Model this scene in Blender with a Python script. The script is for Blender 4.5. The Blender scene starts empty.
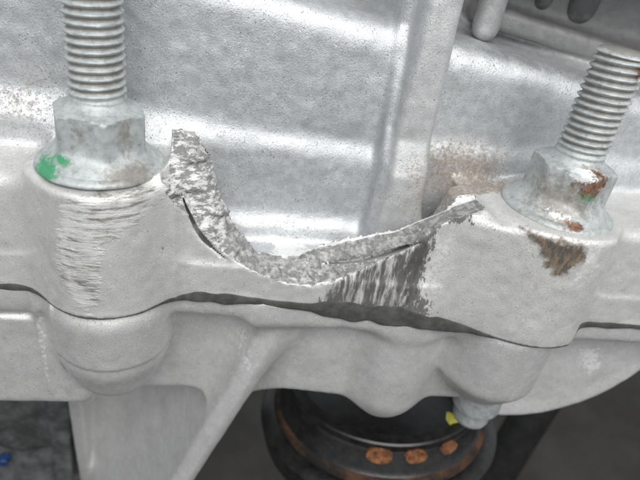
import bpy, math, random
import numpy as np
from mathutils import Vector, Matrix

# ------------------------------------------------------------------ scene, camera, light
# All sizes below are written in millimetres; one Blender unit is one centimetre.
S = 0.1
scene = bpy.context.scene
scene.unit_settings.system = 'METRIC'
scene.unit_settings.scale_length = 0.01
col = scene.collection

FPX = 560.0                                   # focal length in photo pixels (640 wide)
_d = np.array([-155.0, 930.0, FPX]); _d /= np.linalg.norm(_d)
_X = np.array([95.6, 6.4, 22.0]); _X -= _X.dot(_d) * _d; _X /= np.linalg.norm(_X)
_U = -_d
_Y = np.cross(_U, _X)
RC = np.stack([_X, _Y, _U])                   # world = RC @ camera(right, down, forward)
CAM = -RC @ np.array([(105 - 320) / FPX * 108, (165 - 240) / FPX * 108, 108.0])

def at(px, py, x=None, y=None, z=None):
    """photo pixel -> world point (mm) on a plane of given x, y or z"""
    v = RC @ np.array([(px - 320) / FPX, (py - 240) / FPX, 1.0])
    if x is not None: t = (x - CAM[0]) / v[0]
    elif y is not None: t = (y - CAM[1]) / v[1]
    else: t = (z - CAM[2]) / v[2]
    return CAM + t * v

cd = bpy.data.cameras.new('camera')
cam = bpy.data.objects.new('camera', cd); col.objects.link(cam)
cd.sensor_width = 36.0
cd.lens = 36.0 * FPX / 640.0
cd.clip_start = 0.05; cd.clip_end = 2000
rx, ry, rz = RC[:, 0], -RC[:, 1], -RC[:, 2]
M = Matrix(((rx[0], ry[0], rz[0], CAM[0] * S), (rx[1], ry[1], rz[1], CAM[1] * S), (rx[2], ry[2], rz[2], CAM[2] * S), (0, 0, 0, 1)))
cam.matrix_world = M
cd.dof.use_dof = True
cd.dof.focus_distance = 11.0
cd.dof.aperture_fstop = 0.22
scene.camera = cam

world = bpy.data.worlds.new('World'); scene.world = world
world.use_nodes = True
world.node_tree.nodes['Background'].inputs[0].default_value = (0.92, 0.96, 1.0, 1)
world.node_tree.nodes['Background'].inputs[1].default_value = 0.46

def area_lamp(name, loc, target, size, size_y, power, colour):
    ld = bpy.data.lights.new(name, 'AREA'); ld.shape = 'RECTANGLE'
    ld.size = size; ld.size_y = size_y; ld.energy = power; ld.color = colour
    o = bpy.data.objects.new(name, ld); col.objects.link(o)
    o.location = loc
    o.rotation_euler = (Vector(target) - Vector(loc)).to_track_quat('-Z', 'Y').to_euler()
    return o
area_lamp('window_light', (3, -50, 52), (5, 0, -3), 70, 40, 44000, (1.0, 0.985, 0.96))

vs = scene.view_settings
vs.view_transform = 'Standard'; vs.look = 'None'; vs.exposure = 0.34; vs.gamma = 1.0
vs.use_curve_mapping = False

# ------------------------------------------------------------------ numeric helpers
rng = np.random.RandomState(7)
_LAT = rng.rand(64, 64, 64).astype(np.float32)
def vnoise(x, y, z):
    """smooth value noise 0..1 on arrays"""
    xi = np.floor(x).astype(int); yi = np.floor(y).astype(int); zi = np.floor(z).astype(int)
    fx = x - xi; fy = y - yi; fz = z - zi
    fx = fx * fx * (3 - 2 * fx); fy = fy * fy * (3 - 2 * fy); fz = fz * fz * (3 - 2 * fz)
    x0, x1, y0, y1, z0, z1 = xi & 63, (xi + 1) & 63, yi & 63, (yi + 1) & 63, zi & 63, (zi + 1) & 63
    L = _LAT
    a = L[x0, y0, z0] * (1 - fx) + L[x1, y0, z0] * fx
    b = L[x0, y1, z0] * (1 - fx) + L[x1, y1, z0] * fx
    c = L[x0, y0, z1] * (1 - fx) + L[x1, y0, z1] * fx
    e = L[x0, y1, z1] * (1 - fx) + L[x1, y1, z1] * fx
    return (a * (1 - fy) + b * fy) * (1 - fz) + (c * (1 - fy) + e * fy) * fz

def smin(a, b, k):
    h = np.clip(0.5 + 0.5 * (b - a) / k, 0, 1)
    return b * (1 - h) + a * h - k * h * (1 - h)
def smax(a, b, k): return -smin(-a, -b, k)
def mx(*a):
    r = a[0]
    for q in a[1:]: r = np.maximum(r, q)
    return r

def surface_nets(D, origin, h):
    Sg = D < 0
    c = np.zeros(tuple(n - 1 for n in D.shape), np.int8)
    for i in (0, 1):
        for j in (0, 1):
            for k in (0, 1):
                c += Sg[i:D.shape[0] - 1 + i, j:D.shape[1] - 1 + j, k:D.shape[2] - 1 + k]
    act = (c > 0) & (c < 8)
    I, J, K = np.nonzero(act)
    idx = np.full(act.shape, -1, np.int32); idx[I, J, K] = np.arange(len(I))
    cor = [(a, b, e) for a in (0, 1) for b in (0, 1) for e in (0, 1)]
    val = {q: D[I + q[0], J + q[1], K + q[2]] for q in cor}
    acc = np.zeros((len(I), 3)); cnt = np.zeros(len(I))
    for p in cor:
        for ax in range(3):
            if p[ax]: continue
            q = list(p); q[ax] = 1; q = tuple(q)
            a, b = val[p], val[q]
            m = (a < 0) != (b < 0)
            t = np.where(m, a / np.where(m, a - b, 1), 0)
            for u in range(3):
                acc[:, u] += np.where(m, p[u] + (t if u == ax else 0), 0)
            cnt += m
    V = np.array(origin) + h * (np.stack([I, J, K], 1) + acc / cnt[:, None])
    F = []
    for ax in range(3):
        o1, o2 = [(1, 2), (2, 0), (0, 1)][ax]
        sl0 = [slice(1, -1)] * 3; sl1 = [slice(1, -1)] * 3
        sl0[ax] = slice(0, -1); sl1[ax] = slice(1, None)
        A, B = Sg[tuple(sl0)], Sg[tuple(sl1)]
        for inside in (True, False):
            e = np.stack(np.nonzero((A != B) & (A == inside)), 1)
            off = np.ones(3, int); off[ax] = 0
            e = e + off
            def cell(d1, d2):
                g = e.copy(); g[:, o1] -= d1; g[:, o2] -= d2
                return idx[g[:, 0], g[:, 1], g[:, 2]]
            q = [cell(1, 1), cell(0, 1), cell(0, 0), cell(1, 0)]
            if not inside: q = q[::-1]
            F.append(np.stack(q, 1))
    return V, np.concatenate(F)

def vnormals(V, F):
    n = np.cross(V[F[:, 2]] - V[F[:, 0]], V[F[:, 3]] - V[F[:, 1]])
    N = np.zeros_like(V)
    for k in range(4):
        for u in range(3):
            N[:, u] += np.bincount(F[:, k], n[:, u], len(V))
    return N / np.maximum(np.linalg.norm(N, axis=1), 1e-9)[:, None]

def poly_sd(P, poly):
    """signed distance (negative inside) of 2-D points to a polygon"""
    poly = np.array(poly, float); n = len(poly)
    d = np.full(len(P), 1e9); ins = np.zeros(len(P), bool)
    for i in range(n):
        a, b = poly[i], poly[(i + 1) % n]
        ab = b - a; ap = P - a
        t = np.clip((ap @ ab) / max(ab @ ab, 1e-9), 0, 1)
        d = np.minimum(d, np.linalg.norm(ap - t[:, None] * ab, axis=1))
        cr = ((a[1] > P[:, 1]) != (b[1] > P[:, 1]))
        with np.errstate(divide='ignore', invalid='ignore'):
            xx = (b[0] - a[0]) * (P[:, 1] - a[1]) / (b[1] - a[1]) + a[0]
        ins ^= cr & (P[:, 0] < xx)
    return np.where(ins, -d, d)

def patch(V, N, pix, y, soft=3.0, tol=9.0, front=True):
    """stain or wear patch on a front face: outline seen at depth y, measured in world x, z"""
    poly = [at(px, py, y=y)[[0, 2]] for px, py in pix]
    m = np.clip(0.5 - poly_sd(V[:, [0, 2]], poly) / soft, 0, 1)
    m = m * np.clip((tol - np.abs(V[:, 1] - y)) / 2.0, 0, 1)
    if front: m = m * np.clip(0.6 - N[:, 1] * 2, 0, 1)
    return m

# ------------------------------------------------------------------ object helpers
def tag(o, label=None, cat=None, group=None, kind=None):
    if label: o['label'] = label
    if cat: o['category'] = cat
    if group: o['group'] = group
    if kind: o['kind'] = kind
    return o

def mesh_obj(name, V, F, mat, parent=None, normals=None, attrs=None, smooth=True, sharp=None):
    me = bpy.data.meshes.new(name)
    V = np.asarray(V, float) * S
    if isinstance(F, np.ndarray):
        me.vertices.add(len(V)); me.vertices.foreach_set('co', V.astype(np.float32).ravel())
        k = F.shape[1]
        me.loops.add(F.size); me.loops.foreach_set('vertex_index', F.astype(np.int32).ravel())
        me.polygons.add(len(F)); me.polygons.foreach_set('loop_start', np.arange(0, F.size, k, dtype=np.int32))
        me.update(calc_edges=True)
    else:
        me.from_pydata([tuple(v) for v in V], [], F)
        me.update()
    me.polygons.foreach_set('use_smooth', [smooth] * len(me.polygons))
    for an, av in (attrs or {}).items():
        at_ = me.attributes.new(an, 'FLOAT', 'POINT')
        at_.data.foreach_set('value', np.asarray(av, np.float32))
    if normals is not None:
        me.normals_split_custom_set_from_vertices(normals.tolist())
    if sharp is not None:
        me.set_sharp_from_angle(angle=math.radians(sharp))
    me.materials.append(mat)
    o = bpy.data.objects.new(name, me); col.objects.link(o)
    if parent: o.parent = parent
    return o

def empty(name, loc):
    o = bpy.data.objects.new(name, None); col.objects.link(o)
    o.empty_display_size = 0.3
    o.location = [c * S for c in loc]
    return o

def adopt(child, parent):
    """parent a world-built mesh under an empty that stands at its own base"""
    child.parent = parent
    child.matrix_parent_inverse = Matrix.Translation(-parent.location)
    return child

def split_parts(V, F, lab, names, attrs, mat, parent, special=None):
    """cut one casting into its named regions, keeping the shading continuous"""
    N = vnormals(V, F)
    fl = lab[F]
    fl = np.sort(fl, axis=1)[:, 1]
    out = []
    for i, nm in enumerate(names):
        f = F[fl == i]
        if len(f) < 20: continue
        u, inv = np.unique(f, return_inverse=True)
        o = mesh_obj(nm, V[u], inv.reshape(f.shape), (special or {}).get(nm, mat), None, N[u], {a: v[u] for a, v in attrs.items()})
        adopt(o, parent); out.append(o)
    return out

# ------------------------------------------------------------------ material helpers
class NT:
    def __init__(s, name):
        s.m = bpy.data.materials.new(name); s.m.use_nodes = True
        s.t = s.m.node_tree; s.b = s.t.nodes['Principled BSDF']
        s.co = s.t.nodes.new('ShaderNodeTexCoord').outputs['Object']
    def link(s, a, b): s.t.links.new(a, b)
    def _in(s, sock, v):
        if isinstance(v, (int, float)): sock.default_value = v
        elif isinstance(v, tuple): sock.default_value = v if len(v) == 4 or sock.type == 'VECTOR' else v + (1,)
        else: s.link(v, sock)
    def math(s, op, a, b=0.0, clamp=False):
        n = s.t.nodes.new('ShaderNodeMath'); n.operation = op; n.use_clamp = clamp
        s._in(n.inputs[0], a); s._in(n.inputs[1], b); return n.outputs[0]
    def noise(s, scale, detail=3, rough=0.55, vec=None, dist=0.0):
        n = s.t.nodes.new('ShaderNodeTexNoise')
        n.inputs['Scale'].default_value = scale; n.inputs['Detail'].default_value = detail
        n.inputs['Roughness'].default_value = rough; n.inputs['Distortion'].default_value = dist
        s.link(vec if vec is not None else s.co, n.inputs['Vector']); return n.outputs['Fac']
    def voro(s, scale, feature='F1', vec=None, out='Distance'):
        n = s.t.nodes.new('ShaderNodeTexVoronoi'); n.feature = feature
        n.inputs['Scale'].default_value = scale
        s.link(vec if vec is not None else s.co, n.inputs['Vector']); return n.outputs[out]
    def mapv(s, rot=(0, 0, 0), scale=(1, 1, 1)):
        n = s.t.nodes.new('ShaderNodeMapping')
        n.inputs['Rotation'].default_value = rot; n.inputs['Scale'].default_value = scale
        s.link(s.co, n.inputs['Vector']); return n.outputs[0]
    def ramp(s, v, a, b, lo=0.0, hi=1.0):
        n = s.t.nodes.new('ShaderNodeMapRange'); n.interpolation_type = 'SMOOTHSTEP'
        s._in(n.inputs['Value'], v)
        n.inputs['From Min'].default_value = a; n.inputs['From Max'].default_value = b
        n.inputs['To Min'].default_value = lo; n.inputs['To Max'].default_value = hi
        return n.outputs[0]
    def attr(s, name):
        n = s.t.nodes.new('ShaderNodeAttribute'); n.attribute_name = name; return n.outputs['Fac']
    def mix(s, f, a, b):
        n = s.t.nodes.new('ShaderNodeMix'); n.data_type = 'RGBA'
        s._in(n.inputs['Factor'], f); s._in(n.inputs['A'] if False else n.inputs[6], a); s._in(n.inputs[7], b)
        return n.outputs[2]
    def mixf(s, f, a, b):
        n = s.t.nodes.new('ShaderNodeMix'); n.data_type = 'FLOAT'
        s._in(n.inputs[0], f); s._in(n.inputs[2], a); s._in(n.inputs[3], b)
        return n.outputs[0]
    def bump(s, h, strength, dist):
        n = s.t.nodes.new('ShaderNodeBump')
        n.inputs['Strength'].default_value = strength; n.inputs['Distance'].default_value = dist
        s.link(h, n.inputs['Height']); s.link(n.outputs[0], s.b.inputs['Normal']); return n
    def set(s, **k):
        for a, v in k.items(): s._in(s.b.inputs[a.replace('_', ' ')], v)
    def edge(s, a, noise, amp=0.9, w=0.12):
        """attribute mask with a ragged, noise-broken border"""
        v = s.math('ADD', a, s.math('MULTIPLY', s.math('SUBTRACT', noise, 0.5), amp))
        return s.ramp(v, 0.5 - w, 0.5 + w)

def mat_aluminium(name, wear=False, fracture=False):
    """cast aluminium skin; wear adds scrapes and marks, fracture is the torn face"""
    g = NT(name)
    n_big = g.noise(0.9, 3, 0.6); n_mid = g.noise(5, 4, 0.6); n_fine = g.noise(34, 2, 0.65)
    if fracture:
        fn = g.noise(5.5, 5, 0.72, vec=g.mapv((0.3, 0.5, 0.2), (0.8, 1, 1.9)))
        gr = g.noise(45, 3, 0.7)
        st = g.noise(1.0, 4, 0.7, vec=g.mapv((0, math.radians(12), 0), (14, 6, 3)))
        bcol = g.mix(g.ramp(fn, 0.36, 0.60), (0.26, 0.255, 0.245, 1), (0.80, 0.80, 0.79, 1))
        dcol = g.mix(g.ramp(g.math('ADD', g.math('MULTIPLY', fn, 0.5), g.math('MULTIPLY', st, 0.5)), 0.38, 0.62), (0.25, 0.245, 0.24, 1), (0.52, 0.52, 0.515, 1))
        c = g.mix(g.ramp(g.math('ADD', g.attr('dark'), g.math('MULTIPLY', g.math('SUBTRACT', n_mid, 0.5), 0.9)), 0.35, 0.65), bcol, dcol)
        c = g.mix(g.math('MULTIPLY', g.ramp(gr, 0.5, 0.7), 0.3), c, (0.22, 0.215, 0.21, 1))
        c = g.mix(g.ramp(g.math('ADD', g.attr('bright'), g.math('MULTIPLY', g.math('SUBTRACT', n_mid, 0.5), 0.5)), 0.4, 0.6), c, (0.90, 0.90, 0.89, 1))
        g.set(Base_Color=c, Roughness=0.62, Metallic=0.25)
        h = g.math('ADD', g.math('MULTIPLY', g.ramp(fn, 0.40, 0.52), 0.8), g.math('ADD', g.math('MULTIPLY', fn, 0.8), g.math('MULTIPLY', gr, 0.7)))
        g.bump(h, 0.8, 0.022)
        return g.m
    oxide = g.attr('oxide')
    tone = g.math('ADD', g.math('MULTIPLY', n_big, 0.5), g.math('MULTIPLY', n_mid, 0.5))
    c = g.mix(g.ramp(tone, 0.33, 0.68), (0.55, 0.57, 0.595, 1), (0.65, 0.667, 0.685, 1))
    c = g.mix(g.math('MULTIPLY', g.ramp(n_fine, 0.35, 0.7), 0.3), c, (0.74, 0.74, 0.74, 1))
    n_gr = g.noise(22, 4, 0.78)
    c = g.mix(g.math('MULTIPLY', g.ramp(n_gr, 0.50, 0.66), 0.36), c, (0.30, 0.305, 0.31, 1))
    ox = g.mix(g.ramp(n_mid, 0.3, 0.72), (0.675, 0.672, 0.655, 1), (0.735, 0.732, 0.715, 1))
    ox = g.mix(g.math('MULTIPLY', g.ramp(n_big, 0.48, 0.70), 0.3), ox, (0.47, 0.455, 0.43, 1))
    ox = g.mix(g.math('MULTIPLY', g.ramp(n_gr, 0.48, 0.68), 0.13), ox, (0.36, 0.35, 0.335, 1))
    c = g.mix(oxide, c, ox)
    rough = g.mixf(oxide, g.mixf(g.ramp(n_mid, 0.3, 0.7), 0.40, 0.56), 0.56)
    metal = g.mixf(oxide, 0.78, 0.48)
    rough = g.math('SUBTRACT', rough, g.math('MULTIPLY', g.ramp(n_gr, 0.5, 0.3), 0.08))
    clus = g.noise(1.5, 2, 0.6, vec=g.mapv((1, 2, 0)))
    reg = g.math('ADD', clus, g.math('MULTIPLY', g.math('SUBTRACT', n_big, 0.5), 0.4))
    sp2 = g.math('MULTIPLY', g.ramp(g.noise(24, 3, 0.6, vec=g.mapv((0.4, 0.8, 0.2), (1, 1, 1.5))), 0.61, 0.66), g.ramp(reg, 0.42, 0.58))
    c = g.mix(g.math('MULTIPLY', sp2, 0.9), c, (0.97, 0.97, 0.97, 1))
    fl2 = g.math('MULTIPLY', g.ramp(g.noise(20, 3, 0.6, vec=g.mapv((1.4, 0.3, 0.7), (1.3, 1, 1))), 0.63, 0.67), g.ramp(reg, 0.38, 0.56))
    c = g.mix(g.math('MULTIPLY', fl2, g.mixf(oxide, 0.7, 0.28)), c, (0.15, 0.14, 0.13, 1))
    scv = g.noise(6, 3, 0.7, dist=1.2)
    sc = g.math('MULTIPLY', g.ramp(g.math('ABSOLUTE', g.math('SUBTRACT', scv, 0.5)), 0.014, 0.003), g.ramp(clus, 0.50, 0.40))
    c = g.mix(g.math('MULTIPLY', sc, 0.45), c, (0.20, 0.19, 0.18, 1))
    dn = g.noise(9, 4, 0.72)
    dirt = g.edge(g.attr('dirt'), g.math('ADD', g.math('MULTIPLY', dn, 0.6), g.math('MULTIPLY', n_gr, 0.4)), 2.6, 0.3)
    c = g.mix(g.math('MULTIPLY', dirt, 0.75), c, g.mix(n_mid, (0.12, 0.075, 0.045, 1), (0.30, 0.23, 0.16, 1)))
    rough = g.mixf(dirt, rough, 0.75); metal = g.mixf(dirt, metal, 0.1)
    gm = g.edge(g.attr('recess_shade'), n_mid, 0.8, 0.3)  # shade of the deep recess, painted into the base colour
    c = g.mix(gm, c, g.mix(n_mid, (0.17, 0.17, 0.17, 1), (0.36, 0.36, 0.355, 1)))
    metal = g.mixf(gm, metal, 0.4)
    br = g.edge(g.attr('bright'), dn, 1.5, 0.12)
    c = g.mix(br, c, (0.90, 0.90, 0.89, 1))
    h = g.math('SUBTRACT', g.math('ADD', g.math('MULTIPLY', n_fine, 0.30), g.math('MULTIPLY', n_gr, g.mixf(oxide, 0.45, 0.16))), g.math('MULTIPLY', fl2, 0.35))
    if wear:
        rot_h, rot_v = (0, math.radians(13), 0), (0, math.radians(9), 0)
        hv = g.noise(1.0, 5, 0.78, vec=g.mapv(rot_h, (1.1, 1.1, 9)))
        hs = g.edge(g.attr('scrape_h'), g.noise(1.0, 4, 0.75, vec=g.mapv(rot_h, (1.6, 1.6, 8))), 2.0, 0.22)
        hcol = g.mix(g.ramp(hv, 0.38, 0.54), g.mix(g.ramp(n_mid, 0.4, 0.6), (0.25, 0.22, 0.18, 1), (0.45, 0.435, 0.41, 1)), (0.95, 0.945, 0.93, 1))
        c = g.mix(g.math('MULTIPLY', hs, g.ramp(n_mid, 0.30, 0.50, 0.6, 1.0)), c, hcol)
        vv = g.noise(1.0, 4, 0.68, vec=g.mapv(rot_v, (9, 4, 1.6)))
        vs_ = g.edge(g.attr('scrape_v'), g.noise(1.0, 3, 0.7, vec=g.mapv(rot_v, (13, 5, 3))), 1.5, 0.25)
        vcol = g.mix(g.ramp(vv, 0.42, 0.66), (0.14, 0.135, 0.13, 1), (0.62, 0.615, 0.60, 1))
        c = g.mix(vs_, c, vcol)
        dkk = g.edge(g.attr('dark'), g.noise(6, 4, 0.72, vec=g.mapv((0, 0.5, 0), (1.8, 1, 0.8))), 2.4, 0.08)
        c = g.mix(g.math('MULTIPLY', dkk, 0.85), c, (0.10, 0.095, 0.09, 1))
        ru = g.edge(g.attr('rust'), n_mid, 1.2, 0.2)
        rv = g.noise(1.0, 3, 0.7, vec=g.mapv(rot_v, (11, 4, 4)))
        c = g.mix(ru, c, g.mix(g.ramp(rv, 0.38, 0.66), (0.12, 0.105, 0.09, 1), (0.27, 0.205, 0.15, 1)))
        dull = g.math('MAXIMUM', g.math('MAXIMUM', dkk, ru), vs_)
        metal = g.mixf(dull, metal, 0.25); rough = g.mixf(g.math('MAXIMUM', hs, br), rough, 0.42)
        h = g.math('ADD', h, g.math('MULTIPLY', hs, g.math('MULTIPLY', hv, 0.9)))
        h = g.math('ADD', h, g.math('MULTIPLY', vs_, g.math('MULTIPLY', vv, 0.9)))
    g.set(Base_Color=c, Roughness=rough, Metallic=metal)
    g.bump(h, 0.85, 0.022)
    return g.m

def mat_zinc():
    g = NT('zinc_plated_steel')
    n = g.noise(6, 4, 0.65); nf = g.noise(40, 3, 0.6)
    c = g.mix(g.ramp(n, 0.3, 0.7), (0.40, 0.43, 0.43, 1), (0.56, 0.585, 0.585, 1))
    c = g.mix(g.math('MULTIPLY', g.ramp(g.noise(7, 5, 0.75), 0.54, 0.68), 0.6), c, (0.24, 0.22, 0.19, 1))
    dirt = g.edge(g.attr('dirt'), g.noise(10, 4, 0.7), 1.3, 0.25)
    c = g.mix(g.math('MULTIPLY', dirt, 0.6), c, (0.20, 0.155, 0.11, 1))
    gr = g.edge(g.attr('green'), g.noise(8, 4, 0.7), 1.1, 0.2)
    c = g.mix(gr, c, (0.06, 0.30, 0.15, 1))
    ru = g.edge(g.attr('rust'), g.noise(8, 4, 0.7), 1.0, 0.15)
    c = g.mix(ru, c, g.mix(g.ramp(g.noise(10, 4, 0.7), 0.36, 0.62), (0.075, 0.045, 0.032, 1), (0.25, 0.125, 0.07, 1)))
    br = g.edge(g.attr('bright'), g.noise(9, 4, 0.7), 1.2, 0.12)
    c = g.mix(br, c, (0.84, 0.85, 0.85, 1))
    g.set(Base_Color=c, Metallic=g.mixf(g.math('MAXIMUM', gr, ru), 0.30, 0.05), Roughness=g.ramp(n, 0.2, 0.8, 0.42, 0.6))
    g.bump(g.math('ADD', nf, g.math('MULTIPLY', g.math('ADD', ru, br), g.noise(12, 4))), 0.35, 0.012)
    return g.m

def mat_simple(name, c1, c2, rough, metal=0.0, scale=4, bump=0.3, bscale=20):
    g = NT(name)
    g.set(Base_Color=g.mix(g.ramp(g.noise(scale, 5, 0.65), 0.35, 0.68), c1 + (1,), c2 + (1,)), Roughness=rough, Metallic=metal)
    g.bump(g.noise(bscale, 3), bump, 0.02)
    return g.m

ALU = mat_aluminium('cast_aluminium')
ALU_WORN = mat_aluminium('scraped_cast_aluminium', wear=True)
ALU_TORN = mat_aluminium('torn_aluminium', fracture=True)
ZINC = mat_zinc()
SEAL = mat_simple('black_sealant', (0.055, 0.054, 0.052), (0.10, 0.099, 0.095), 0.6, 0, 3, 0.4, 9)
BLACK = mat_simple('black_painted_steel', (0.006, 0.006, 0.007), (0.020, 0.019, 0.018), 0.33, 0.0, 2.5, 0.3, 12)
RUST = mat_simple('orange_rust', (0.010, 0.009, 0.008), (0.10, 0.042, 0.018), 0.8, 0, 1.3, 0.8, 18)
RUST2 = mat_simple('bright_rust', (0.08, 0.030, 0.013), (0.26, 0.105, 0.04), 0.85, 0, 6, 0.8, 18)
RUBBER = mat_simple('black_rubber', (0.008, 0.008, 0.009), (0.02, 0.02, 0.021), 0.5, 0, 2, 0.2, 10)
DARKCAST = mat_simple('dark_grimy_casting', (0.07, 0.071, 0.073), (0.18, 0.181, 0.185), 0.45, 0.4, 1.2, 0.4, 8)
RECESS_SHADE = mat_simple('shaded_recess_casting', (0.13, 0.13, 0.13), (0.27, 0.27, 0.265), 0.5, 0.4, 2.5, 0.5, 14)  # casting grey darkened to stand for shade in the recess
GROUND = mat_simple('dark_floor', (0.028, 0.025, 0.022), (0.048, 0.044, 0.040), 0.8, 0, 0.12, 0.3, 2)
BLUE = mat_simple('blue_plastic', (0.01, 0.03, 0.10), (0.015, 0.05, 0.16), 0.5)
YELLOW = mat_simple('yellow_green_leaf', (0.45, 0.42, 0.05), (0.6, 0.6, 0.12), 0.6, 0, 8)

# ------------------------------------------------------------------ the setting below the engine
def grid_mesh(nx, ny, fn):
    V = np.array([fn(i / (nx - 1), j / (ny - 1)) for j in range(ny) for i in range(nx)])
    F = np.array([[j * nx + i, j * nx + i + 1, (j + 1) * nx + i + 1, (j + 1) * nx + i] for j in range(ny - 1) for i in range(nx - 1)])
    return V, F
gv, gf = grid_mesh(60, 60, lambda u, v: (-2500 + 5000 * u, -1500 + 5000 * v, -420 + 6 * math.sin(17 * u) * math.cos(13 * v)))
tag(mesh_obj('floor', gv, gf, GROUND), kind='structure')

# ------------------------------------------------------------------ castings
def yf(x):
    """front face of the joint flange (it runs slightly towards the viewer on the right)"""
    return np.interp(x, [-60, -21, 0, 15, 30, 45, 60, 72, 104, 123, 180], [-1, -3.3, -4, -5, -6.6, -9, -11.3, -12.4, -13.3, -14.7, -19])
RBX, RBY = 93.0, -8.0                        # right bolt axis
FX = [8, 10.5, 12.2, 18.4, 23, 29.0, 34.5, 39, 42.1, 47.1, 50.9, 55.5, 60, 65.6, 69.7, 76]
FZ = [6, 2.5, -2.0, -11.3, -15.6, -18.7, -20.6, -21.2, -21.0, -19.2, -16.9, -13.2, -9.6, -3.4, -0.2, 2]
BX = [8, 14, 17.6, 20.4, 24.4, 31, 37, 40.2, 44.1, 49.2, 60.6, 68.1, 76]
BZ = [8, 8.6, 8.0, 1.4, -9.8, -19.3, -20.0, -18.3, -14.6, -12.0, -8.2, -3.5, 1.5]

def up_prims(x, y, z):
    yy = y + 0.04 * x
    zl = 32.4 - 0.134 * (x - 38.8)
    r = {}
    r['wall'] = smax(13 - yy + 0 * z, (z - zl) * 0.95, 7)
    r['back_wall'] = smin(40 - yy + 0 * z, smax(smax(np.abs(z - 30.0 + 0.14 * (x - 95)) - 2.6, 31 - yy, 2.5), 80 - x, 3), 3)
    zt = np.where(x < 64, 6.3 - 0.055 * (x + 20), 5.0)
    fr = np.interp(x, [-60, 0, 25, 180], [9.2, 9.6, 11.4, 11.2])
    r['ledge'] = smax(fr - yy + 0.05 * np.minimum(z, 0), (z - zt - 0.9 * (yy - fr - 1.2)) * 0.74, 1.8)
    r['lower_ledge'] = mx(smax(8.4 - yy, (z + 15.8 - 0.9 * (yy - 9.4)) * 0.74, 1.5), x - 64, 11 - x)
    xc = 62.9 + 0 * z
    hw = np.interp(z, [-25, -5, 10, 36], [5.6, 4.7, 4.2, 3.7])
    rf = np.interp(z, [-25, 0, 8, 40], [3.8, 4.8, 7.0, 7.4])
    r['rib'] = smax(np.abs(x - xc) - hw, rf - yy, 2.2)
    fkf = np.interp(z, [-25, 2, 10, 20, 30], [5.4, 6.6, 9.4, 10.6, 13.5])
    r['rib_flank'] = smax(np.abs(x - 58.2 - 0.05 * np.minimum(z, 0)) - 1.5, fkf + 0.8 - yy, 1.6)
    yfx = yf(x)
    r['pocket_floor'] = mx(z + 20.3 + 0 * x, yfx + 1 - y)
    fl = smax(z + 2.0 + 0 * x, yfx - y, 3.0)
    fl = mx(fl, x - 12)
    frr = mx(smax(z + 1.8 + 0 * x, yfx - y, 3.0), 76 - x)
    r['flange'] = fl
    r['flange_r'] = frr
    r['bolt_boss'] = smax(np.hypot(x, y) - 13.3 + 0.02 * z, z + 0 * x, 1.4)
    r['bolt_boss_r'] = smax(np.hypot(x - RBX, y - RBY) - 13.6 + 0.02 * z, z + 0.4 + 0 * x, 1.4)
    lx = 71.5 + (z + 2) * 0.22
    yb = np.interp(x, [60, 70, 82, 93], [-13.0, -14.0, -18.0, -20.2])
    r['boss_shoulder'] = smax(smax(smax(lx - x, x - 99, 2), yb - y, 2.2), smax(z + 0.6, y - 2, 1.2), 1.4)
    pl = mx(yfx - y, y - (yfx + 6.5), 9 - x, x - 74, z - np.where(x < 30, 9.0, 2.0))
    r['web_plate'] = np.maximum(pl + 0 * z, np.minimum(12.4 - np.hypot(x, y), z + 0.5))
    return r

def cut_height(x, y):
    t = np.clip((y - yf(x)) / 6.5, 0, 1)
    return np.interp(x, FX, FZ) * (1 - t) + np.interp(x, BX, BZ) * t
def cracks(x, y, z):
    d = 1e3 + 0 * x + 0 * y + 0 * z
    for pix, yy, w in (([(180, 190), (187, 209), (196, 228), (203, 238), (212, 247), (226, 259)], -5.5, 0.48),
                       ([(326, 264.5), (345, 262), (362, 259.5), (380, 254.5), (396, 249), (413, 242.5)], -8.0, 0.72)):
        pts = [at(px, py, y=yy)[[0, 2]] for px, py in pix]
        L = len(pts) - 1
        zq = z + 0.62 * (y - yy)                      # the split runs down into the web
        for i in range(L):
            a, b = pts[i], pts[i + 1]
            ab = b - a; q = ((x - a[0]) * ab[0] + (zq - a[1]) * ab[1]) / (ab @ ab)
            q = np.clip(q, 0, 1)
            s = (i + q) / L
            d = np.minimum(d, np.hypot(x - a[0] - q * ab[0], zq - a[1] - q * ab[1]) - w * np.sin(np.pi * np.clip(s * 0.9 + 0.05, 0, 1)) ** 0.7)
    return np.maximum(d, y - (yf(x) + 6.2))

def up_field(x, y, z):
    p = up_prims(x, y, z)
    d = smin(p['wall'], p['back_wall'], 3)
    d = smin(smin(d, p['ledge'], 2.5), p['lower_ledge'], 2.0); d = smin(d, p['rib_flank'], 2.0); d = smin(d, p['rib'], 1.4); d = smin(d, p['pocket_floor'], 3.2)
    d = smin(smin(d, p['flange'], 3), p['flange_r'], 3); d = smin(d, p['bolt_boss'], 5); d = smin(d, p['boss_shoulder'], 4); d = smin(d, p['bolt_boss_r'], 4)
    d = smin(d, p['web_plate'], 4)
    # washer seats stay flat
    cut = mx(cut_height(x, y) - z, y - (yf(x) + 7.2), 10.5 - x, x - 75.5)
    cut = np.maximum(cut, np.minimum(12.4 - np.hypot(x, y) + 0 * z, 0.3 - z + 0 * x))
    d2 = np.maximum(d, -cut)
    d2 = np.maximum(d2, -cracks(x, y, z))
    # chipped dent under the right washer
    nx_, ny_, nz_ = at(556, 252, y=-21.5)
    d2 = np.maximum(d2, -(np.sqrt(((x - nx_) / 1.0) ** 2 + ((y - ny_ + 1.6) / 0.7) ** 2 + ((z - nz_) / 1.2) ** 2) - 3.4))
    d2 = np.maximum(d2, -(z + 26.85))
    return d2, d, cut

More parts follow.
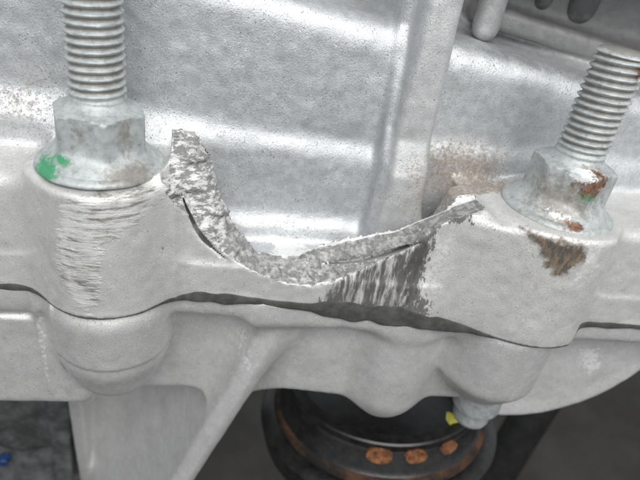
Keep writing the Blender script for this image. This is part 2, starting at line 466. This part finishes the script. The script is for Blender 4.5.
def run_field(field, lo, hi, h):
    ax = [np.arange(lo[i], hi[i] + h, h).astype(np.float32) for i in range(3)]
    D = np.empty(tuple(len(a) for a in ax), np.float32)
    step = 48
    for i in range(0, len(ax[0]), step):
        x = ax[0][i:i + step][:, None, None]; y = ax[1][None, :, None]; z = ax[2][None, None, :]
        r = field(x, y, z)
        D[i:i + step] = r[0] if isinstance(r, tuple) else r
    return surface_nets(D, lo, h)

V, F = run_field(up_field, (-48, -26, -27.5), (168, 44, 47), 0.42)
x, y, z = V.T
p = up_prims(x, y, z)
names = ['wall', 'back_wall', 'ledge', 'ledge', 'rib_flank', 'rib', 'pocket_floor', 'flange', 'flange', 'bolt_boss', 'bolt_boss', 'boss_shoulder', 'web_plate', 'fracture_face']
keys = ['wall', 'back_wall', 'ledge', 'lower_ledge', 'rib_flank', 'rib', 'pocket_floor', 'flange', 'flange_r', 'bolt_boss', 'bolt_boss_r', 'boss_shoulder', 'web_plate']
lab = np.argmin(np.stack([p[k] for k in keys]), axis=0)
f2, fb, cut = up_field(x, y, z)
frac = (np.abs(cut) < 0.35) & (fb < -0.15) & (z > -24) & (np.hypot(x, y) > 12.45)
lab[frac] = 13
N = vnormals(V, F)
fr = frac.astype(float)
# rugged broken metal, lumpy cast skin
sel = np.nonzero(frac | (np.abs(cut) < 1.2) & (fb < 0.4))[0]
seeds = np.stack([rng.uniform(9, 77, 900), rng.uniform(-13, 8, 900), rng.uniform(-24, 11, 900)], 1)
seeds = seeds[np.abs(seeds[:, 2] - cut_height(seeds[:, 0], seeds[:, 1])) < 2.5]
tilt = rng.normal(0, 0.13, seeds.shape); lift = rng.uniform(-0.42, 0.30, len(seeds))
rug = np.zeros(len(V))
met = np.array([0.75, 1.0, 1.35])
for c0 in range(0, len(sel), 4000):
    ii = sel[c0:c0 + 4000]
    wob = 0.5 * np.stack([vnoise(V[ii, 0] / 0.9 + 7 * u, V[ii, 1] / 0.9, V[ii, 2] / 0.9) for u in range(3)], 1)
    dd = (((V[ii] + wob)[:, None, :] - seeds[None]) * met) ** 2
    k_ = np.argmin(dd.sum(2), axis=1)
    rug[ii] = lift[k_] + ((V[ii] - seeds[k_]) * tilt[k_]).sum(1)
rug = (rug + (vnoise(x / 1.1, y / 1.1 + 5, z / 0.9) - 0.5) * 0.4) * np.interp(x, [22, 30, 50], [1.0, 0.5, 0.4])
lump = (vnoise(x / 8, y / 8, z / 8) - 0.5) * 0.30 + (vnoise(x / 2.2, y / 2.2, z / 2.2) - 0.5) * 0.17
edgef = np.exp(-np.abs(np.minimum(np.abs(cut), 5)) / 0.8) * (cut < 3) * (np.abs(fb) < 1.2) * (z > -24) * (x > 12) * (x < 75)
joint = np.clip((z + 26.2) / 1.0, 0, 1)
fr = fr * np.clip((cracks(x, y, z) - 0.25) / 0.8, 0.0, 1)
V = V + N * ((fr * rug + lump * (1 - 0.5 * fr) + edgef * (1 - fr) * (vnoise(x / 1.3, y / 1.3, z / 1.3 + 3) - 0.5) * 0.7) * joint)[:, None]
N = vnormals(V, F); x, y, z = V.T
A = {}
A['fract'] = frac.astype(float); fr = frac.astype(float)
A['recess_shade'] = np.clip(0.5 + (p['wall'] - p['back_wall']) / 5.0, 0, 1) * (z > 15)  # painted shade, growing from the wall edge onto the back wall
A['oxide'] = np.clip(np.where(lab >= 7, 0.88, np.where(lab == 5, 0.45, 0.12)) + 0.10 * (y < -1), 0, 1) * (1 - fr)
A['scrape_h'] = np.maximum(patch(V, N, [(62, 206), (84, 193), (128, 190), (160, 178), (173, 184), (170, 204), (132, 226), (108, 238), (78, 247), (60, 240)], -12.0, 2.5, 7),
                           patch(V, N, [(57, 232), (104, 234), (99, 262), (98, 300), (90, 314), (80, 308), (62, 284), (54, 256)], -13.3, 2.5, 7))
A['scrape_v'] = patch(V, N, [(340, 284), (372, 266), (412, 246), (430, 236), (414, 290), (405, 318), (316, 318), (322, 302)], -11.0, 3.0, 6)
A['dark'] = np.maximum.reduce([0.72 * patch(V, N, [(426, 228), (446, 222), (436, 250), (422, 290), (436, 312), (402, 316), (408, 270)], -13.0, 3.0, 8),
                               0.75 * patch(V, N, [(440, 207), (462, 203), (466, 214), (446, 220)], -10.0, 2.0, 8, False),
                               fr * np.interp(x, [18, 22, 26, 34, 42, 47, 80], [0.05, 0.35, 0.62, 0.62, 0.55, 0.72, 0.8])])
A['dirt'] = np.maximum.reduce([0.68 * patch(V, N, [(425, 152), (470, 146), (520, 160), (500, 200), (455, 208), (425, 205)], 4.5, 9, 9, False),
                               0.62 * patch(V, N, [(405, 160), (425, 155), (424, 210), (405, 210)], 4.5, 8, 9, False),
                               0.34 * patch(V, N, [(-40, 60), (60, 50), (70, 110), (60, 150), (-40, 160)], 7, 14, 14, False),
                               0.27 * patch(V, N, [(500, 215), (610, 235), (560, 330), (520, 340), (470, 230)], -19, 10, 12),
                               0.50 * patch(V, N, [(50, 235), (66, 230), (72, 290), (60, 290)], -13, 5, 9)])
A['bright'] = np.maximum.reduce([0.72 * patch(V, N, [(258, 238), (272, 250), (302, 259), (332, 264), (328, 270), (290, 268), (264, 256)], -1.0, 2.0, 9, False),
                                 0.5 * patch(V, N, [(440, 213), (428, 250), (408, 300), (425, 312), (446, 290), (455, 240)], -13.5, 4, 8),
                                 0.75 * patch(V, N, [(579, 243), (600, 238), (592, 262), (566, 280), (572, 262)], -20, 3, 8)])
tt = (y - yf(x)) / 6.5
A['bright'] = np.maximum(A['bright'] * (1 - 0.45 * fr), fr * np.where(x > 43, np.maximum(np.clip((tt - 0.80) * 6, 0, 1), np.clip((0.06 - tt) * 8, 0, 1)), 0))
A['rust'] = patch(V, N, [(531, 237), (580, 243), (582, 254), (556, 274), (546, 266), (540, 250)], -20.5, 4.0, 8)
uh = empty('upper_housing', (45, 8, -26.6))
tag(uh, 'grey cast aluminium upper housing with a broken notch between its two bolts', 'engine casing')
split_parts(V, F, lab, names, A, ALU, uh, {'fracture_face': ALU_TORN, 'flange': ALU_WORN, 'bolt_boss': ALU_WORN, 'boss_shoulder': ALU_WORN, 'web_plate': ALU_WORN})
UPV = V

# ---- lower housing
def gus_x(z): return 39.5 + (z + 30) * 0.373
def low_prims(x, y, z):
    r = {}
    yfx = yf(x)
    r['flange_lip'] = smax(smax(yfx + 0.25 - y, z + 27.0 + 0 * x, 0.5), -33.2 - z + 0 * x, 2.2)
    wy = np.interp(x, [-60, 12, 34, 41, 60, 100, 180], [4.5, 4.0, 2.0, -3.5, -6.5, -8.0, -9.0])
    r['side_wall'] = mx(smax(wy - y, np.interp(x, [34, 41], [-64.5, -58.5]) - z + 0 * x, 1.5), x - 100 + 0 * z)
    r['corner_panel'] = smax(smax(yfx + 0.9 - y, -63.0 - z + 0 * x, 2.5), x + 5 + 0 * z, 4)
    cb = np.hypot(x, y)
    r['bolt_boss'] = smax(smax(cb - np.where(z > -42.3, 13.2, 12.75) - 0.03 * (z + 27), (cb - 12.9) * 0.93 + (-43.5 - z) * 0.36, 0.6), smax(-56.5 - z + 0 * x, z + 27.0, 0.5), 5.0)
    r['rounded_boss'] = np.sqrt((x - 67.5) ** 2 + (y + 2.5) ** 2 + np.minimum(z + 55.0, 0) ** 2) - 10.3
    r['rounded_boss'] = mx(r['rounded_boss'], z + 29)
    cr = np.hypot(x - 91.0, y + 7.6)
    r['bolt_boss_r'] = smax(smax(cr - 13.3 - 0.04 * (z + 27), (cr - 12.6) * 0.80 + (-46.0 - z) * 0.6, 0.7), smax(-54.0 - z + 0 * x, z + 27.0, 0.5), 2.2)
    gd = np.abs(x - gus_x(z)) * 0.937 - np.interp(z, [-95, -60, -40, -30], [2.6, 2.9, 3.6, 6.0])
    r['gusset'] = smax(smax(gd, np.interp(z, [-95, -30], [-3.5, -5.0]) - y, 1.8), z + 28.5, 1.0)
    dx = np.maximum(gus_x(z) - x, 0)
    r['gusset_wall'] = smax(smax((-3.5 + 44 * (1 - np.exp(-dx / 17)) + 0.22 * np.maximum(0, -64 - z) * np.clip(dx / 18, 0, 1) - y) * 0.75, x - gus_x(z), 1.5), smax(-19.5 - 0.05 * np.maximum(0, -64 - z) - x, z + 34, 1), 2.5)
    fc = np.hypot(x - 105, z + 27)
    r['fin'] = smax(smax(fc - 40 + 0 * y, -7.0 - 0.05 * (x - 105) - y + np.interp(fc, [0, 20, 35, 39.5, 60], [3.0, 2.4, 1.0, 0.2, 0.0]), 1.2), smax(96 - x + 0 * z, y - 6, 1), 1)
    r['fin'] = mx(r['fin'], z + 28.5)
    r['lower_rib'] = smax(np.abs(x + 16.5 + 0.05 * np.maximum(0, -64 - z)) - 2.2, 20 + 0.22 * np.maximum(0, -64 - z) - y, 1.5)
    r['lower_rib'] = mx(r['lower_rib'], z + 50)
    return r
LK = ['flange_lip', 'side_wall', 'corner_panel', 'bolt_boss', 'bolt_boss_r', 'rounded_boss', 'gusset', 'gusset_wall', 'fin', 'lower_rib']
LN = ['flange_lip', 'side_wall', 'corner_panel', 'bolt_boss', 'bolt_boss', 'rounded_boss', 'gusset', 'gusset_wall', 'fin', 'lower_rib']
def low_field(x, y, z):
    p = low_prims(x, y, z)
    d = smin(p['flange_lip'], p['side_wall'], 3.0)
    d = smin(d, p['gusset_wall'], 3.0); d = smin(d, p['lower_rib'], 2.0)
    d = smin(d, p['gusset'], 7); d = smin(d, p['fin'], 2.0); d = smin(d, p['rounded_boss'], 3.5)
    d = smin(d, p['corner_panel'], 3.0); d = smin(d, p['bolt_boss'], 2.0); d = smin(d, p['bolt_boss_r'], 2.2)
    for pa, pb in (((38, 320), (53, 400)), ((59, 324), (70, 396))):
        a_, b_ = at(*pa, y=-2.5), at(*pb, y=-2.5)
        xl = a_[0] + (z - a_[2]) * (b_[0] - a_[0]) / (b_[2] - a_[2])
        d = d - 0.55 * np.exp(-((x - xl) / 0.55) ** 2) * (y < 4) * np.clip((z + 60) / 3, 0, 1)
    # cast-in slot on the corner panel
    sl = at(0, 317, y=-3); sl2 = at(26, 318, y=-3.5)
    q = np.clip((x - (sl[0] - 25)) / (sl2[0] - sl[0] + 25), 0, 1)
    d = np.maximum(d, -(np.sqrt((x - (sl[0] - 25) - q * (sl2[0] - sl[0] + 25)) ** 2 + (z - sl2[2]) ** 2 + ((y + 3.2) * 0.8) ** 2) - 1.3))
    d = np.maximum(d, z + 27.1)
    return d
V, F = run_field(low_field, (-48, -26, -150), (168, 62, -26.5), 0.54)
x, y, z = V.T
p = low_prims(x, y, z)
lab = np.argmin(np.stack([p[k] for k in LK]), axis=0)
N = vnormals(V, F)
lump = (vnoise(x / 8 + 20, y / 8, z / 8) - 0.5) * 0.32 + (vnoise(x / 2.2, y / 2.2 + 20, z / 2.2) - 0.5) * 0.10
V = V + N * (lump * np.clip((-27.6 - z) / 1.0, 0, 1))[:, None]
N = vnormals(V, F); x, y, z = V.T
zero = np.zeros(len(V))
A = {'fract': zero, 'recess_shade': zero, 'scrape_h': zero, 'scrape_v': zero, 'rust': zero}
A['oxide'] = np.full(len(V), 0.8)
A['dark'] = 0.5 * patch(V, N, [(182, 314), (198, 314), (198, 332), (182, 332)], 2.0, 3, 5)
A['bright'] = np.maximum.reduce([0.62 * patch(V, N, [(574, 345), (597, 343), (596, 362), (582, 370), (574, 360)], -4, 3, 8),
                                 0.5 * patch(V, N, [(30, 318), (42, 318), (54, 398), (45, 398)], -4, 2, 8),
                                 0.42 * patch(V, N, [(225, 330), (255, 320), (262, 350), (240, 375)], 1, 6, 9)])
A['dirt'] = np.maximum(0.0 * patch(V, N, [(100, 395), (230, 385), (190, 490), (60, 490)], 8, 8, 30), 0.36 * patch(V, N, [(70, 325), (110, 325), (110, 360), (75, 360)], -13, 8, 9))
lh = empty('lower_housing', (45, 8, -60))
tag(lh, 'pale grey cast aluminium lower housing with ribs and rounded bosses below the joint', 'engine casing')
split_parts(V, F, lab, LN, A, ALU, lh)

# ------------------------------------------------------------------ sealant along the joint
xs = np.arange(-46, 166, 0.35)
ysc = np.arange(-25.5, 4, 0.1)
def front_line(zz):
    d, _, _ = up_field(xs[:, None], ysc[None, :], np.full((1, 1), zz))
    return ysc[np.argmax(d < 0, axis=1)]
fl = front_line(-26.2)
dl = np.stack([ysc[np.argmax(low_field(xs[:, None], ysc[None, :], np.full((1, 1), q)) < 0, axis=1)] for q in (-27.9, -28.6, -29.4)])
fl = np.where((xs > 42) & (xs < 80), np.minimum(fl, dl.min(0) - 0.05), fl)
fl = np.convolve(np.pad(fl, 3, mode='edge'), np.ones(7) / 7, 'valid')
hh = np.interp(xs, [-46, -22, -15, -11, 9, 13, 16, 24, 30, 38, 43, 46, 52, 60, 68, 74, 79, 83, 87, 101.5, 103.5, 110, 130, 166],
               [1.4, 1.6, 1.7, 0.2, 0.2, 1.3, 2.2, 2.7, 1.9, 2.1, 2.2, 4.4, 5.4, 5.0, 4.2, 3.0, 1.8, 0.4, 0.2, 0.2, 1.7, 1.8, 1.6, 1.4])
hh = hh * (0.75 + 0.5 * vnoise(xs / 3.1, xs * 0 + 3, xs * 0)) + 0.15 * (vnoise(xs / 0.9, xs * 0, xs * 0 + 8) - 0.5)
zc = -26.95 + np.interp(xs, [-46, 40, 46, 62, 74, 90, 166], [0, 0, 0.2, 0.2, 0.1, 0, 0]) + 0.25 * (vnoise(xs / 4, xs * 0 + 6, xs * 0) - 0.5)
K = 14
pr = np.clip(hh * 0.13, 0.02, 0.28)
SV = []
tx = np.gradient(xs); ty = np.gradient(fl); ln = np.hypot(tx, ty)
nxx, nyy = ty / ln, -tx / ln
for k in range(K):
    a = math.pi * (k / (K - 1)) - math.pi / 2
    out = pr * math.cos(a) - 1.1 * (k in (0, K - 1)) - 0.05
    SV.append(np.stack([xs + nxx * out, fl + nyy * out, zc + np.maximum(hh, 0.2) * 0.5 * math.sin(a)], 1))
SV = np.stack(SV, 1).reshape(-1, 3)
n = len(xs)
SF = np.array([[i * K + k, (i + 1) * K + k, (i + 1) * K + k + 1, i * K + k + 1] for i in range(n - 1) for k in range(K - 1)] +
              [[i * K + K - 1, (i + 1) * K + K - 1, (i + 1) * K, i * K] for i in range(n - 1)])
tag(mesh_obj('sealant_bead', SV, SF, SEAL), 'black sealant bead squeezed out along the joint between the two castings', 'sealant')

# ------------------------------------------------------------------ bolts
def lathe_grid(prof, nt, rfun=None, cap_top=False, cap_bottom=False):
    """prof: list of (r, z); rfun(theta, r, z) may modify the radius"""
    th = np.arange(nt) * 2 * np.pi / nt
    V = []
    for r, z in prof:
        rr = np.full(nt, r) if rfun is None else rfun(th, r, z)
        V.append(np.stack([rr * np.cos(th), rr * np.sin(th), np.full(nt, z)], 1))
    V = np.concatenate(V)
    F = [[i * nt + j, i * nt + (j + 1) % nt, (i + 1) * nt + (j + 1) % nt, (i + 1) * nt + j] for i in range(len(prof) - 1) for j in range(nt)]
    F = [tuple(f) for f in F]
    if cap_top: F.append(tuple((len(prof) - 1) * nt + j for j in range(nt)))
    if cap_bottom: F.append(tuple(reversed(range(nt))))
    return V, F

def make_bolt(name, loc, top, hexrot, label, marks, hexdent=None, pitch=1.5, lean=0.0, washer_r=11.9, group='flanged stud bolts in the housing joint'):
    b = empty(name, loc); b.rotation_euler = (0, math.radians(lean), 0); tag(b, label, 'bolt', group)
    def fin(nm, V, F, sharp, root=None):
        W = V + np.array(loc)
        A = {k: np.zeros(len(V)) for k in ('dirt', 'green', 'rust', 'bright')}
        for k, c, rad, amt in marks:
            A[k] = np.maximum(A[k], amt * np.clip(1.0 - np.linalg.norm((W - np.array(c)) / np.array(rad), axis=1) * 0.5, 0, 1))
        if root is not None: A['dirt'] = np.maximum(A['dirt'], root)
        o = mesh_obj(nm, V, F, ZINC, b, None, A, True, sharp)
        return o
    # conical flange skirt
    prof = [(4.6, 0.02), (washer_r - 1.3, 0.02), (washer_r - 0.5, 0.4), (washer_r - 0.05, 0.7), (washer_r, 0.85), (washer_r - 0.1, 1.15), (washer_r - 0.5, 1.55), (washer_r - 1.08, 1.9), (9.5, 2.1)]
    wob = lambda th, r, z: r * (1 + 0.008 * np.sin(3 * th + 1) * (r > 8) + 0.004 * np.sin(11 * th))
    fin('flange_skirt', *lathe_grid(prof, 96, wob), 50)
    # hexagon with chamfered top
    AF = 7.55
    def hexr(th, r, z):
        t = (th - hexrot) % (np.pi / 3) - np.pi / 6
        hx = AF / np.cos(t)
        hx = -np.log(np.exp(-hx * 7) + np.exp(-8.6 * 7)) / 7
        cone = np.interp(z, [0.6, 1.4, 1.9, 2.4, 3.4, 4.6, 6.0, 12], [11.9, 11.3, 10.75, 10.2, 9.1, 7.9, 6.8, 4])
        hx = np.log(np.exp(hx * 3) + np.exp(cone * 3)) / 3
        rr = np.minimum(hx, r)
        if hexdent is not None:
            dv = np.hypot((rr * np.cos(th) - hexdent[0]), np.hypot(rr * np.sin(th) - hexdent[1], z - hexdent[2]))
            rr = rr - 1.3 * np.clip(1 - dv / 3.0, 0, 1) ** 0.7
        return rr
    zz = list(np.linspace(1.85, 10.6, 20))
    prof = [(12.0, q) for q in zz[:8]] + [(9.2, q) for q in zz[8:]] + [(8.75, 10.9), (8.3, 11.2), (7.7, 11.5), (6.9, 11.8), (6.2, 12.0)]
    fin('hex_head', *lathe_grid(prof, 144, hexr), 40)
    # shank: conical neck, threads, chamfered end
    P, R0 = pitch, 5.0
    nt = 64
    zs = np.concatenate([[11.6, 12.0, 12.6, 13.1], np.arange(13.3, top - 0.8, P / 14), [top - 0.8, top, top + 0.02]])
    th = np.arange(nt) * 2 * np.pi / nt
    Vt = []
    for q in zs:
        ph = (q / P - th / (2 * np.pi)) % 1.0
        depth = np.clip(1 - np.abs(ph - 0.5) / 0.42, 0, 1)
        fade = np.clip((q - 13.2) / 2.2, 0, 1) * np.clip((top - 0.4 - q) / 0.8, 0, 1)
        r = R0 - np.minimum(0.85 * depth, 0.72) * fade + 0.03 * np.sin(5 * th + q)
        r = r - 0.12 * (vnoise(th * 4 + 3, q * 2.2 + 0 * th, 0 * th) > 0.82) * (1 - depth)
        if q < 13.3: r = np.interp(q, [11.6, 12.0, 12.6, 13.3], [6.7, 6.2, 5.4, 4.95]) + 0 * th
        if q >= top - 0.8: r = np.interp(q, [top - 0.8, top, top + 0.02], [4.9, 4.2, 0.01]) + 0 * th
        Vt.append(np.stack([r * np.cos(th), r * np.sin(th), np.full(nt, q)], 1))
    Vt = np.concatenate(Vt)
    Ft = [(i * nt + j, i * nt + (j + 1) % nt, (i + 1) * nt + (j + 1) % nt, (i + 1) * nt + j) for i in range(len(zs) - 1) for j in range(nt)]
    rr_ = np.hypot(Vt[:, 0], Vt[:, 1])
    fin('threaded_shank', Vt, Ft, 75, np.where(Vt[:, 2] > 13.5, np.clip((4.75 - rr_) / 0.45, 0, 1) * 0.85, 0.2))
    return b

gpos = at(47, 168, y=-7.5)
make_bolt('stud_bolt', (-0.5, 0, 0), 46, math.radians(-75),
          'long grey stud bolt with green paint on its flange, beside the torn metal strip',
          [('green', at(44, 170, y=-7.5), (2.6, 5, 1.8), 0.95), ('green', at(62, 160, y=-7.0), (2.0, 4, 1.0), 0.85),
           ('dirt', at(138, 176, y=-8.5), (6, 4, 1.6), 1.0), ('dirt', at(126, 138, y=-7), (1.2, 3, 3.5), 0.9), ('dirt', at(80, 135, y=-7), (1.4, 4, 2.0), 0.6)])
dent = np.array(at(588, 180, y=-13.0)) - np.array([RBX, RBY, -0.4])
make_bolt('stud_bolt', (RBX, RBY, -0.4), 34.0, math.radians(-37),
          'stained stud bolt with a rusty chipped hexagon corner, standing on the larger boss',
          [('rust', at(586, 181, y=-13.5), (3.4, 4, 2.6), 1.05), ('bright', at(580, 175, y=-14), (2.6, 3, 1.1), 1.0), ('green', at(584, 193, y=-14.5), (1.8, 3, 1.0), 1.1),
           ('bright', at(560, 221, y=-18.5), (2.9, 4, 0.9), 0.95), ('rust', at(574, 227, y=-18.5), (3.0, 4, 0.9), 0.8), ('dirt', at(545, 202, y=-16), (11, 6, 4), 0.95),
           ('dirt', at(520, 190, y=-13), (4, 6, 3), 0.9), ('rust', at(632, 68, y=-11), (1.1, 4, 1.6), 1.0)], dent, 1.42, 1.8)

# end of the lower bolt under the right boss
t0 = (94.0, -6.0, -68.0)
bt = empty('bolt_end', t0); tag(bt, 'pale bolt end poking out below the right boss above the pulley', 'bolt')
prof = [(0.02, 0.0), (3.6, 0.0), (4.6, 0.7), (5.0, 1.8), (5.0, 6.0), (6.4, 6.4), (6.6, 7.0), (6.6, 20)]
V_, F_ = lathe_grid(prof, 40)
za = {k: np.zeros(len(V_)) for k in ('dirt', 'green', 'rust', 'bright')}
o = mesh_obj('tip', V_, F_, ZINC, bt, None, za, True, 40)

# ------------------------------------------------------------------ pulley below
ncam = np.array([0.07, -0.90, -0.42]); nrm = RC @ ncam; nrm /= np.linalg.norm(nrm)
pc = at(383, 372, y=26)
depth = (RC.T @ (pc - CAM))[2]
pr_ = 97 * depth / FPX
a1 = np.cross(nrm, [0, 1, 0.0]); a1 /= np.linalg.norm(a1); a2 = np.cross(nrm, a1)
PM = np.stack([a1, a2, nrm], 1)
pul = empty('pulley', pc)
tag(pul, 'black pulley with rusty drilled holes seen below the lower casting', 'pulley')
def plathe(nm, prof, mat, parent, sharp=40, nt=128):
    V, F = lathe_grid([(r * pr_, h * pr_) for r, h in prof], nt)
    o = mesh_obj(nm, V @ PM.T, F, mat, parent, None, None, True, sharp)
    return o
rim = plathe('rim', [(0.84, -0.30), (0.86, -0.02), (0.88, 0.0), (0.985, 0.0), (1.0, -0.015), (1.0, -0.06), (0.985, -0.075), (0.985, -0.10)], BLACK, pul)
plathe('hub_web', [(0.02, -0.2), (0.3, -0.2), (0.32, -0.24), (0.86, -0.26)], BLACK, pul)
plathe('drum', [(0.985, -0.09), (1.0, -0.12), (1.02, -0.30), (1.06, -0.34)], BLACK, pul)
plathe('rust_band', [(1.055, -0.335), (1.09, -0.35), (1.105, -0.39), (1.10, -0.42)], RUST, pul)
plathe('outer_ring', [(1.10, -0.415), (1.14, -0.42), (1.20, -0.46), (1.235, -0.49), (1.24, -0.53), (1.2, -0.75), (1.05, -0.8)], BLACK, pul)
for px, py in ((380, 449), (417, 452), (449, 446)):
    # direction of the hole round the drum: intersect the view with the drum cylinder
    v = RC @ np.array([(px - 320) / FPX, (py - 240) / FPX, 1.0])
    o_ = CAM - pc
    vl, ol = v @ PM, o_ @ PM
    R_ = 1.012 * pr_
    aa, bb, cc = vl[0] ** 2 + vl[1] ** 2, 2 * (vl[0] * ol[0] + vl[1] * ol[1]), ol[0] ** 2 + ol[1] ** 2 - R_ * R_
    q = ol + vl * ((-bb - math.sqrt(max(bb * bb - 4 * aa * cc, 0))) / (2 * aa))
    ang = math.atan2(q[1], q[0])
    hr = {380: 3.4, 417: 3.0, 449: 2.6}[px]
    V_, F_ = lathe_grid([(0.02, 0.15), (hr * 0.5, 0.2), (hr * 0.8, 0.45), (hr, 0.75), (hr * 1.1, 0.65), (hr * 1.16, -0.6)], 28)
    e3 = np.array([math.cos(ang), math.sin(ang), 0.12]); e3 /= np.linalg.norm(e3)
    e1 = np.array([-math.sin(ang), math.cos(ang), 0.0]); e2 = np.cross(e3, e1)
    base = np.array([R_ * math.cos(ang), R_ * math.sin(ang), -0.125 * pr_])
    W = (V_ @ np.stack([e1, e2 * 0.66, e3])) + base
    mesh_obj('drilled_hole', W @ PM.T, F_, RUST2, pul, None, None, True, 60)

# leaf fragment
lp = at(453, 420, y=1)
V_, F_ = grid_mesh(7, 5, lambda u, v: (lp[0] + (u - .5) * 5.2 + (v - 0.5) * 0.5, lp[1] + (v - .5) * 1.6, lp[2] + (v - .5) * 3.2 * math.sin(math.pi * (0.12 + u * 0.76)) - (u - .5) * 2.6 + 0.5 * math.cos(5 * u)))
V2 = np.concatenate([V_, V_ + np.array([0, 0.3, 0])])
lf = mesh_obj('leaf_fragment', V2, np.concatenate([F_, F_[:, ::-1] + len(V_)]), YELLOW)
tag(lf, 'tiny yellow green leaf scrap caught between bolt end and pulley', 'leaf')

# ------------------------------------------------------------------ dark things behind and below
def tube(pts, r, nt=24):
    pts = np.array(pts, float); V = []; t = np.gradient(pts, axis=0)
    up = np.array([0.1, 1, 0.2])
    for p_, d_ in zip(pts, t):
        d_ = d_ / np.linalg.norm(d_); a = np.cross(d_, up); a /= np.linalg.norm(a); b = np.cross(d_, a)
        th = np.arange(nt) * 2 * np.pi / nt
        V.append(p_ + r * (np.cos(th)[:, None] * a + np.sin(th)[:, None] * b))
    V = np.concatenate(V)
    F = np.array([[i * nt + j, i * nt + (j + 1) % nt, (i + 1) * nt + (j + 1) % nt, (i + 1) * nt + j] for i in range(len(pts) - 1) for j in range(nt)])
    return V, F
def bez(a, b, c, n=24):
    a, b, c = map(np.array, (a, b, c)); s = np.linspace(0, 1, n)[:, None]
    return (1 - s) ** 2 * a + 2 * s * (1 - s) * b + s * s * c
hose = tube(bez(at(560, 370, y=60), at(520, 430, y=55), at(470, 520, y=50)), 9.0)
tag(mesh_obj('hose', *hose, RUBBER), 'black rubber hose running down behind the right end of the pulley', 'hose')

# dim grimy gearbox part at lower left
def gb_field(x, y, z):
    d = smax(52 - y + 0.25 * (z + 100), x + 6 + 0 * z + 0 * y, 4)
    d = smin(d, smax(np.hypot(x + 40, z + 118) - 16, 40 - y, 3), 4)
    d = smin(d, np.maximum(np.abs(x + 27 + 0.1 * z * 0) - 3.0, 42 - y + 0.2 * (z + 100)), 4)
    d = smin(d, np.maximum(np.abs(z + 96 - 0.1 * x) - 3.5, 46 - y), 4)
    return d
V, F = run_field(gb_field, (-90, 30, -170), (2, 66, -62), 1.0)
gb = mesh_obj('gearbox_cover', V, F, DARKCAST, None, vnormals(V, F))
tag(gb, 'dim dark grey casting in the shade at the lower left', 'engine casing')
bp = at(4, 461, y=38)
V_, F_ = lathe_grid([(0.02, 2.2), (2.2, 2.2), (2.8, 1.6), (2.8, -1.6), (3.6, -1.8), (3.6, -3.0), (0.02, -3.0)], 24)
Rx = np.array([[1, 0, 0], [0, 0, -1], [0, 1, 0.0]])
bc = mesh_obj('cable_plug', V_ @ Rx.T * 0.6 + bp, F_, BLUE, None, None, None, True, 40)
tag(bc, 'small blue plastic plug on the dim casting at the lower left corner', 'plug')
# lugs on the deep wall at the upper right
def lug(px, w, ztop, zbot, yb, nm, mat=RECESS_SHADE):
    c = at(px, 10, y=yb)
    zs_ = np.concatenate([zbot + w * np.array([0, 0.08, 0.25, 0.55, 1.0]), np.linspace(zbot + w * 1.6, ztop, 6)])
    V = []; F = []
    nt = 20
    prof = []
    th = np.arange(nt) * 2 * np.pi / nt
    for i, q in enumerate(zs_):
        sq = math.sqrt(max(0.02, 1 - max(0, 1 - (q - zbot) / w) ** 2))
        V.append(np.stack([c[0] + 0.02 * (q - c[2]) + w * sq * np.cos(th), c[1] + 3 + 3 * sq * np.sin(th), np.full(nt, q)], 1))
    V = np.concatenate(V)
    F = [(i * nt + j, i * nt + (j + 1) % nt, (i + 1) * nt + (j + 1) % nt, (i + 1) * nt + j) for i in range(len(zs_) - 1) for j in range(nt)] + [tuple(reversed(range(nt)))]
    A = {k: np.zeros(len(V)) for k in ('fract', 'recess_shade', 'scrape_h', 'scrape_v', 'rust', 'dark', 'bright', 'dirt')}
    A['oxide'] = np.full(len(V), 0.3); A['recess_shade'] = np.full(len(V), 0.5)  # lug takes part of the painted recess shade
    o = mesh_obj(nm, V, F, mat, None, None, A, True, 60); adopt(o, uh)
lug(497, 3.2, 60, 26.5, 22, 'lug', ALU)
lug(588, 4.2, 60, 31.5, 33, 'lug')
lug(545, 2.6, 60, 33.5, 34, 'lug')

# added out-of-view block that keeps lamp light off the upper right recess
def shade_block_field(x, y, z):
    return smax(smax(np.abs(x - 124) - 46, np.abs(y - 27) - 19, 3), np.abs(z - 56) - 5, 3) + 0 * x
V, F = run_field(shade_block_field, (74, 4, 48), (174, 50, 64), 1.0)
za = {k: np.zeros(len(V)) for k in ('fract', 'recess_shade', 'scrape_h', 'scrape_v', 'rust', 'dark', 'bright', 'dirt')}
za['oxide'] = np.full(len(V), 0.3)
adopt(mesh_obj('shade_block', V, F, ALU, None, vnormals(V, F), za), uh)
